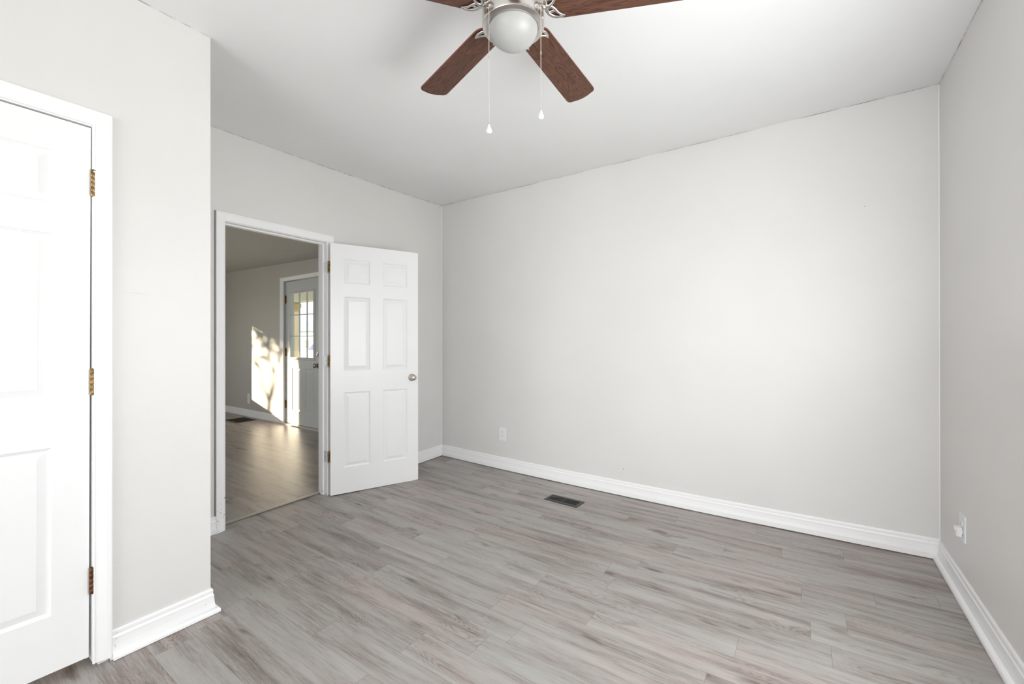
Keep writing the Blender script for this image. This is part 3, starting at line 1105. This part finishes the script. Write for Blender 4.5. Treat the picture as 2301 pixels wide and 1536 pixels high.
# white plug-in adapter sitting in the lower receptacle of the right wall outlet
e = empty('plug_adapter', (XR - 0.0075, 2.985, 0.328), (0, 0, R(-90)))
bm = bmesh.new()
box(bm, -0.019, 0.019, -0.020, -0.0006, -0.022, 0.022)
bevel(bm, 0.004, 3)
body = link('plug_body', bm, M['plastic'], e, autosmooth=40)
bm = bmesh.new()
box(bm, -0.012, 0.012, -0.0255, -0.016, 0.006, 0.020)
bevel(bm, 0.003, 2)
link('switch_tab', bm, M['plastic'], e, autosmooth=40)
tag(e, 'small white plug sitting in the right wall outlet', 'plug')


# ------------------------------------------------------------------ floor registers
def register(name, loc, rotz, L, Wd, label, nl):
    """steel floor register, local x along its length; louvres across"""
    e = empty(name, loc, (0, 0, rotz))
    bm = bmesh.new()
    fr = 0.024
    zt = 0.0055
    prof = [(0.0, 0.0), (0.0015, 0.0020), (0.007, zt), (fr - 0.002, zt), (fr, zt - 0.002), (fr, 0.0006)]
    rings = []
    for ins, z in prof:
        a, b2 = L / 2 - ins, Wd / 2 - ins
        rings.append([bm.verts.new(p) for p in ((-a, -b2, z), (a, -b2, z), (a, b2, z), (-a, b2, z))])
    for a, b2 in zip(rings, rings[1:]):
        for j in range(4):
            bm.faces.new((a[j], a[(j + 1) % 4], b2[(j + 1) % 4], b2[j]))
    link('register_frame', bm, M['register'], e)
    bm = bmesh.new()
    box(bm, -L / 2 + fr - .002, L / 2 - fr + .002, -Wd / 2 + fr - .002, Wd / 2 - fr + .002, 0.0004, 0.0012)
    link('damper', bm, M['duct'], e)
    a, b2 = L / 2 - fr, Wd / 2 - fr
    bm = bmesh.new()
    for k in range(nl):
        x = -a + (k + 0.5) * 2 * a / nl
        t2 = 0.0018
        vs = [bm.verts.new(p) for p in ((x - t2, -b2, 0.0016), (x + t2, -b2, 0.0016), (x + t2 * 1.6, -b2, 0.0050), (x, -b2, 0.0050),
                                        (x - t2, b2, 0.0016), (x + t2, b2, 0.0016), (x + t2 * 1.6, b2, 0.0050), (x, b2, 0.0050))]
        for q in ((0, 1, 2, 3), (7, 6, 5, 4), (0, 4, 5, 1), (1, 5, 6, 2), (2, 6, 7, 3), (3, 7, 4, 0)):
            bm.faces.new([vs[i] for i in q])
    box(bm, -0.0025, 0.0025, -b2, b2, 0.0016, 0.0056)
    link('louver_grille', bm, M['louver'], e)
    return tag(e, label, 'floor register')


rx, ry = -1.605, 3.063
register('floor_register', (rx, ry, zf(rx, ry)), math.atan2(-0.012, 0.30), 0.302, 0.134, 'dark metal floor register near the long blank wall', 24)
register('floor_register', (-7.53, 3.205, -0.03 + 0.021 * (3.205 - 1.3) + 0.0), 0.0, 0.46, 0.31, 'large dark floor register in the second room by its far wall', 26)

# ------------------------------------------------------------------ ceiling fan
FX, FY, FZ = -0.9055, 1.325, 2.500
zcf = zc(FX, FY)
fan = empty('ceiling_fan', (FX, FY, FZ))
bm = bmesh.new()
top = zcf - FZ
lathe(bm, [(0.075, top - 0.0005), (0.075, top - 0.012), (0.068, top - 0.030), (0.045, top - 0.052), (0.018, top - 0.060), (0.014, top - 0.062), (0.014, 0.135)], 48)
link('canopy', bm, M['nickel'], fan, autosmooth=40)
bm = bmesh.new()
lathe(bm, [(0.030, 0.150), (0.070, 0.146), (0.118, 0.128), (0.138, 0.105), (0.140, 0.075), (0.132, 0.050), (0.105, 0.030), (0.085, 0.022), (0.082, -0.010), (0.060, -0.014)], 64)
link('motor_housing', bm, M['nickel'], fan, autosmooth=35)
bm = bmesh.new()
lathe(bm, [(0.060, -0.006), (0.104, -0.010), (0.114, -0.016), (0.1165, -0.024), (0.1165, -0.057), (0.1145, -0.061), (0.104, -0.0645), (0.094, -0.0655), (0.093, -0.060)], 72)
link('light_ring', bm, M['nickel'], fan, autosmooth=35)
bm = bmesh.new()
prof = []
for k in range(15):
    t2 = PI / 2 * k / 14
    prof.append((0.0925 * math.cos(t2) if k < 14 else 0.0, -0.062 - 0.072 * math.sin(t2)))
lathe(bm, [(0.088, -0.056)] + prof, 64)
sh = link('bowl_shade', bm, M['frosted'], fan, smooth=True)
bm = bmesh.new()
for dx, dy, s in ((0.004, 0.030, .0022), (-.006, .031, .0018), (.009, .026, .0012)):
    bmesh.ops.create_uvsphere(bm, u_segments=8, v_segments=6, radius=s, matrix=Matrix.Translation((dx, dy, -0.062 - 0.072 * math.sqrt(1 - (dx * dx + dy * dy) / .0925 ** 2))) @ Matrix.Diagonal((1, 1, .35, 1)))
link('dust_speck', bm, M['caulk'], sh)

RT, RI, BW = 0.6400, 0.122, 0.1436
PITCH, DROOP = R(8.8), math.atan(0.0353)


def blade_bm():
    """wooden blade: local x outwards, z=0 underside plane"""
    out = []
    hw0, hw1 = 0.062, BW / 2
    # inner end, rounded, then down one side, rounded tip, back
    c0 = 0.052
    for k in range(7):
        a = PI + (PI / 2) * k / 6
        out.append((RI + c0 + c0 * math.cos(a), -hw0 + c0 * (1 + math.sin(a))))
    c1 = 0.024
    bulge = 0.010
    for k in range(7):
        a = -PI / 2 + (PI / 2) * k / 6
        out.append((RT - bulge - c1 + c1 * math.cos(a), -hw1 + c1 + c1 * math.sin(a)))
    for k in range(1, 8):
        v = -1 + 2 * k / 8
        y = v * (hw1 - c1)
        out.append((RT - bulge + bulge * (1 - v * v), y))
    for k in range(7):
        a = (PI / 2) * k / 6
        out.append((RT - bulge - c1 + c1 * math.cos(a), hw1 - c1 + c1 * math.sin(a)))
    for k in range(7):
        a = PI / 2 + (PI / 2) * k / 6
        out.append((RI + c0 + c0 * math.cos(a), hw0 - c0 + c0 * math.sin(a)))
    bm = bmesh.new()
    lo = [bm.verts.new((x, y, 0.0)) for x, y in out]
    hi = [bm.verts.new((x, y, 0.0065)) for x, y in out]
    bm.faces.new(lo[::-1]).material_index = 0
    bm.faces.new(hi).material_index = 0
    n = len(out)
    for k in range(n):
        f = bm.faces.new((lo[k], lo[(k + 1) % n], hi[(k + 1) % n], hi[k]))
        f.material_index = 1
    return bm


def iron_bm():
    """scrolled nickel blade bracket under the blade root"""
    bm = bmesh.new()
    up = Vector((0, 0, 1))
    tube(bm, [(0.075, 0, 0.026), (0.090, 0, 0.012), (0.106, 0, -0.002), (0.122, 0, -0.0065), (0.140, 0, -0.0065)], [0.0115, 0.011, 0.0105, 0.0095, 0.0080], 12, 0.75)
    for s in (1, -1):
        outer = [(0.124, 0), (0.126, 0.018), (0.133, 0.033), (0.146, 0.044), (0.162, 0.0500), (0.178, 0.0500), (0.190, 0.0455)]
        inner = [(0.137, 0), (0.148, 0.007), (0.157, 0.017), (0.163, 0.029), (0.171, 0.038), (0.181, 0.0445), (0.190, 0.0460)]
        cross = [(0.130, 0.026), (0.140, 0.0255), (0.150, 0.0235), (0.159, 0.0225)]
        tube(bm, [(x, y * s, -0.0052) for x, y in outer], [0.0075, 0.0070, 0.0068, 0.0066, 0.0060, 0.0048, 0.0028], 10, 0.72)
        tube(bm, [(x, y * s, -0.0050) for x, y in inner], [0.0070, 0.0062, 0.0056, 0.0054, 0.0050, 0.0042, 0.0026], 10, 0.72)
        tube(bm, [(x, y * s, -0.0045) for x, y in cross], [0.0048, 0.0042, 0.0042, 0.0048], 8, 0.7)
    return bm


b_first = link('fan_blade', blade_bm(), [M['blade'], M['blade_edge']], fan)
i_first = link('blade_iron', iron_bm(), M['nickel'], b_first, autosmooth=60)
for k in range(5):
    if k == 0:
        bl = b_first
    else:
        bl = b_first.copy()
        C.objects.link(bl)
        bl.parent = fan
        ir = i_first.copy()
        C.objects.link(ir)
        ir.parent = bl
    ang = R(91.395 + 72 * k)
    mw = Matrix.Rotation(ang, 4, 'Z') @ Matrix.Translation((0, 0, 0.12 * 0.0353)) @ Matrix.Rotation(DROOP, 4, 'Y') @ Matrix.Rotation(-PITCH, 4, 'X')
    bl.rotation_mode = 'XYZ'
    bl.location = mw.to_translation()
    bl.rotation_euler = mw.to_euler()


def chain(off, ztop, zend, name_label):
    """bead chain with a coupling and a white drop pendant"""
    e = empty('pull_chain', (off[0], off[1], 0), parent=fan)
    bm = bmesh.new()
    z = ztop
    tip = zend + 0.036
    while z > tip:
        bmesh.ops.create_icosphere(bm, subdivisions=1, radius=0.00165, matrix=Matrix.Translation((0, 0, z)))
        z -= 0.0040
    tube(bm, [(0, 0, ztop), (0, 0, tip - 0.004)], 0.0006, 5)
    zc0 = ztop + (tip - ztop) * 0.45
    lathe(bm, [(0.0, zc0 + .006), (0.0022, zc0 + .005), (0.0024, zc0), (0.0022, zc0 - .005), (0, zc0 - .006)], 10)
    lathe(bm, [(0.0, tip + .002), (0.0022, tip), (0.0026, tip - .004), (0.002, tip - .0075), (0, tip - .008)], 10)
    link('bead_chain', bm, M['bead'], e, autosmooth=60)
    bm = bmesh.new()
    lathe(bm, [(0.0, tip - .005), (0.0030, tip - .0055), (0.0034, tip - .0085), (0.0050, tip - .013), (0.0085, tip - .021), (0.0105, tip - .0275), (0.0103, tip - .0315), (0.0085, tip - .0345), (0.0045, tip - .036), (0, tip - .0363)], 24)
    link('pendant', bm, M['plastic'], e, smooth=True)
    tube_bm = bmesh.new()
    r = Vector((off[0], off[1], 0)).normalized()
    q = Vector((off[0], off[1], 0)) - r * 0.1155
    tube(tube_bm, [(-q.x, -q.y, ztop - 0.001), (0, 0, ztop - 0.001)], 0.0032, 8)
    link('chain_guide', tube_bm, M['nickel'], e, smooth=True)
    return e


oL = Rt * -0.0870 + F * -0.0855
oR = Rt * 0.0985 + F * -0.0745
chain((oL.x, oL.y), -0.040, -0.497, '')
chain((oR.x, oR.y), -0.040, -0.440, '')
tag(fan, 'five blade ceiling fan with dark wood blades and a frosted bowl light', 'ceiling fan')

# ------------------------------------------------------------------ outside, seen through the entry door glass
GZ = -0.42
bm = bmesh.new()
box(bm, -70, 20, 9.0, 13.5, GZ - 0.2, GZ + 0.01)
M['asphalt'] = paint('pale_road', (0.42, 0.42, 0.41), 0.8, 0.1, 30, 0.1)
o = link('road', bm, M['asphalt'])
tag(o, 'pale road in front of the house, seen through the entry door glass', 'road', kind='structure')
M['lawn'] = paint('dry_lawn', (0.30, 0.30, 0.13), 0.9, 0.25, 12, 0.2)
bm = bmesh.new()
box(bm, -90, 25, -45, 120, GZ - 0.3, GZ - 0.02)
o = link('ground', bm, M['lawn'])
tag(o, 'dry grass around the houses outside', 'ground', kind='structure')
M['concrete'] = paint('porch_concrete', (0.50, 0.49, 0.46), 0.8, 0.08, 40, 0.1)
bm = bmesh.new()
box(bm, -11.0, -2.0, 3.58, 5.6, GZ, -0.10)
o = link('porch_slab', bm, M['concrete'])
tag(o, 'concrete porch slab outside the entry door', 'porch', kind='structure')
M['tan'] = paint('tan_post_paint', (0.55, 0.40, 0.20), 0.7, 0.15, 10, 0.1)
bm = bmesh.new()
box(bm, -9.79, -9.57, 5.10, 5.30, -0.10, 2.16)
bevel(bm, 0.012, 2)
o = link('porch_post', bm, M['tan'])
for z0, z1 in ((2.06, 2.16), (-0.10, 0.02)):
    bm = bmesh.new()
    box(bm, -9.82, -9.54, 5.07, 5.33, z0, z1)
    bevel(bm, 0.008, 2)
    link('post_collar', bm, M['tan'], o)
tag(o, 'tan square porch post seen in the left panes of the entry door', 'post')
bm = bmesh.new()
box(bm, -11.0, -2.0, 5.08, 5.32, 2.17, 2.42)
M['soffit'] = paint('porch_beam_paint', (0.62, 0.62, 0.62), 0.6, 0.05, 20, 0.05)
o = link('porch_beam', bm, M['soffit'])
bm = bmesh.new()
box(bm, -11.0, -2.0, 3.58, 5.07, 2.36, 2.42)
link('soffit_board', bm, M['soffit'], o)
tag(o, 'pale porch beam at the top of the entry door glass', 'beam', kind='structure')

# unseen building added to keep the low sun out of the rear windows
M['sun_blocker'] = paint('sun_blocker_siding', (0.55, 0.55, 0.54), 0.8, 0.08, 12, 0.1)
ga = empty('sun_blocker', (-6.3, -6.5, GZ))
bm = bmesh.new()
box(bm, -8.4, 8.4, -6.0, 0.0, 0.0, 3.2)
link('sun_blocker_wall', bm, M['sun_blocker'], ga)
M['roofing'] = paint('blue_grey_shingles', (0.20, 0.26, 0.36), 0.8, 0.15, 6, 0.2)
bm = bmesh.new()
vs = [bm.verts.new(p) for p in ((-8.7, -6.4, 3.1), (8.7, -6.4, 3.1), (8.7, 0.4, 3.1), (-8.7, 0.4, 3.1), (-8.7, -3.0, 5.0), (8.7, -3.0, 5.0))]
for q in ((0, 1, 5, 4), (2, 3, 4, 5), (1, 2, 5), (3, 0, 4), (3, 2, 1, 0)):
    bm.faces.new([vs[i] for i in q])
link('sun_blocker_roof', bm, M['roofing'], ga)
tag(ga, 'unseen gabled block with a grey blue roof, added behind the house to stop low sun', 'sun_blocker')

# white house across the road
M['siding'] = paint('white_siding', (0.80, 0.80, 0.80), 0.7, 0.03, 8, 0.1)
h = empty('neighbor_house', (-43.0, 26.0, GZ))
bm = bmesh.new()
box(bm, -11, 11, 0, 8, 0.0, 3.0)
link('house_wall', bm, M['siding'], h)
bm = bmesh.new()
vs = [bm.verts.new(p) for p in ((-11.6, -.6, 2.95), (11.6, -.6, 2.95), (11.6, 8.6, 2.95), (-11.6, 8.6, 2.95), (-9.0, 4, 4.5), (9.0, 4, 4.5))]
for q in ((0, 1, 5, 4), (2, 3, 4, 5), (1, 2, 5), (3, 0, 4), (3, 2, 1, 0)):
    bm.faces.new([vs[i] for i in q])
link('roof', bm, M['roofing'], h)
M['dark_glass'] = paint('dark_window_glass', (0.10, 0.11, 0.12), 0.2, 0.1, 10, 0.0)
for x in (-7.5, -2.5, 2.5, 7.0):
    bm = bmesh.new()
    box(bm, x - .6, x + .6, -0.06, 0.0, 0.95, 2.1)
    f = link('window', bm, M['siding'], h)
    bm = bmesh.new()
    box(bm, x - .5, x + .5, -0.08, -0.06, 1.05, 2.0)
    link('pane', bm, M['dark_glass'], f)
tag(h, 'white house with a blue grey roof across the road', 'house')

# small hanging flag in the yard
M['navy'] = paint('navy_cloth', (0.03, 0.04, 0.13), 0.8, 0.1, 30, 0.1)
M['red'] = paint('red_cloth', (0.45, 0.04, 0.06), 0.8, 0.1, 30, 0.1)
M['white_cloth'] = paint('white_cloth', (0.75, 0.73, 0.74), 0.8, 0.05, 30, 0.1)
fl = empty('yard_flag', (-34.15, 20.0, GZ))
bm = bmesh.new()
tube(bm, [(1.0, 0, 0), (1.0, 0, 2.15)], 0.03, 8)
link('flag_pole', bm, M['soffit'], fl)
for nm, mt, pts in (('flag_canton', M['navy'], ((-0.75, 1.05), (0.35, 1.05), (0.95, 1.9), (0.95, 2.05))),
                    ('flag_stripe', M['red'], ((0.15, 0.85), (0.95, 0.85), (0.95, 1.03), (0.15, 1.03))),
                    ('flag_field', M['white_cloth'], ((0.36, 1.04), (0.95, 1.04), (0.95, 1.88)))):
    bm = bmesh.new()
    a = [bm.verts.new((x, -0.01, z)) for x, z in pts]
    b2 = [bm.verts.new((x, 0.01, z)) for x, z in pts]
    bm.faces.new(a)
    bm.faces.new(b2[::-1])
    for k in range(len(pts)):
        bm.faces.new((a[k], a[(k + 1) % len(pts)], b2[(k + 1) % len(pts)], b2[k]))
    link(nm, bm, mt, fl)
tag(fl, 'small navy, white and red flag in the yard across the road', 'flag')

# trees
M['bark'] = paint('grey_bark', (0.16, 0.12, 0.10), 0.9, 0.2, 20, 0.3)
M['twig'] = paint('pinkish_twigs', (0.36, 0.25, 0.21), 0.9, 0.2, 20, 0.1)
M['leaf'] = paint('dull_leaves', (0.16, 0.17, 0.07), 0.7, 0.3, 20, 0.1)


def tree(name, loc, height, seed, label, bark, leaves=None, depth=5, r0=0.11, spread=0.55, lean=0.0, shrink=1.0):
    rnd2 = random.Random(seed)
    e = empty(name, loc)
    bm = bmesh.new()
    tips = []

    def grow(p, d, L, r, lev):
        pts, rr = [p], [r]
        n = 4
        for k in range(n):
            d = (d + Vector((rnd2.uniform(-.16, .16), rnd2.uniform(-.16, .16), rnd2.uniform(-.05, .10)))).normalized()
            p = p + d * (L / n)
            pts.append(p)
            rr.append(r * (1 - 0.40 * (k + 1) / n))
        tube(bm, pts, rr, 6 if lev > 1 else 10)
        if lev >= depth:
            tips.append((p, d))
            return
        for k in range(rnd2.choice((2, 3, 3))):
            a = rnd2.uniform(0, 2 * PI)
            s = spread * rnd2.uniform(.7, 1.35)
            q = d.orthogonal().normalized()
            q = Matrix.Rotation(a, 3, d) @ q
            grow(p if k else p, (d * math.cos(s) + q * math.sin(s)).normalized(), L * rnd2.uniform(.62, .84) * (shrink if lev == 0 else 1.0), rr[-1] * rnd2.uniform(.6, .82), lev + 1)
        if lev >= 2:
            tips.append((p, d))
    grow(Vector((0, 0, 0)), Vector((lean, 0, 1)).normalized(), height, r0, 0)
    link('branches', bm, bark, e)
    if leaves:
        bm = bmesh.new()
        for p, d in tips:
            for k in range(leaves[1]):
                c = p + Vector((rnd2.gauss(0, .16), rnd2.gauss(0, .16), rnd2.gauss(0, .14)))
                a = Vector((rnd2.uniform(-1, 1), rnd2.uniform(-1, 1), rnd2.uniform(-1, 1))).normalized() * leaves[2]
                b3 = a.orthogonal().normalized() * leaves[2] * .55
                bm.faces.new([bm.verts.new(c + v) for v in (a, b3, -a, -b3)])
        f = link('foliage', bm, leaves[0], e)
        f['kind'] = 'stuff'
    return tag(e, label, 'tree')


tree('bare_tree', (-49.0, 29.0 + 8.0, GZ), 2.6, 4, 'bare branching tree behind the white house across the road', M['twig'], None, 6, 0.22)
tree('bare_tree', (-60.0, 38.0, GZ), 2.8, 9, 'bare tree farther left beyond the white house', M['twig'], None, 6, 0.25)
# tree close to the second room's sunny window; its shade falls on the wall
tree('yard_tree', (-13.6, -1.13, GZ), 2.35, 21, 'leafy yard tree outside the sunny side window', M['bark'], (M['leaf'], 9, 0.07), 4, 0.065, 0.5, 0.02, 0.3)
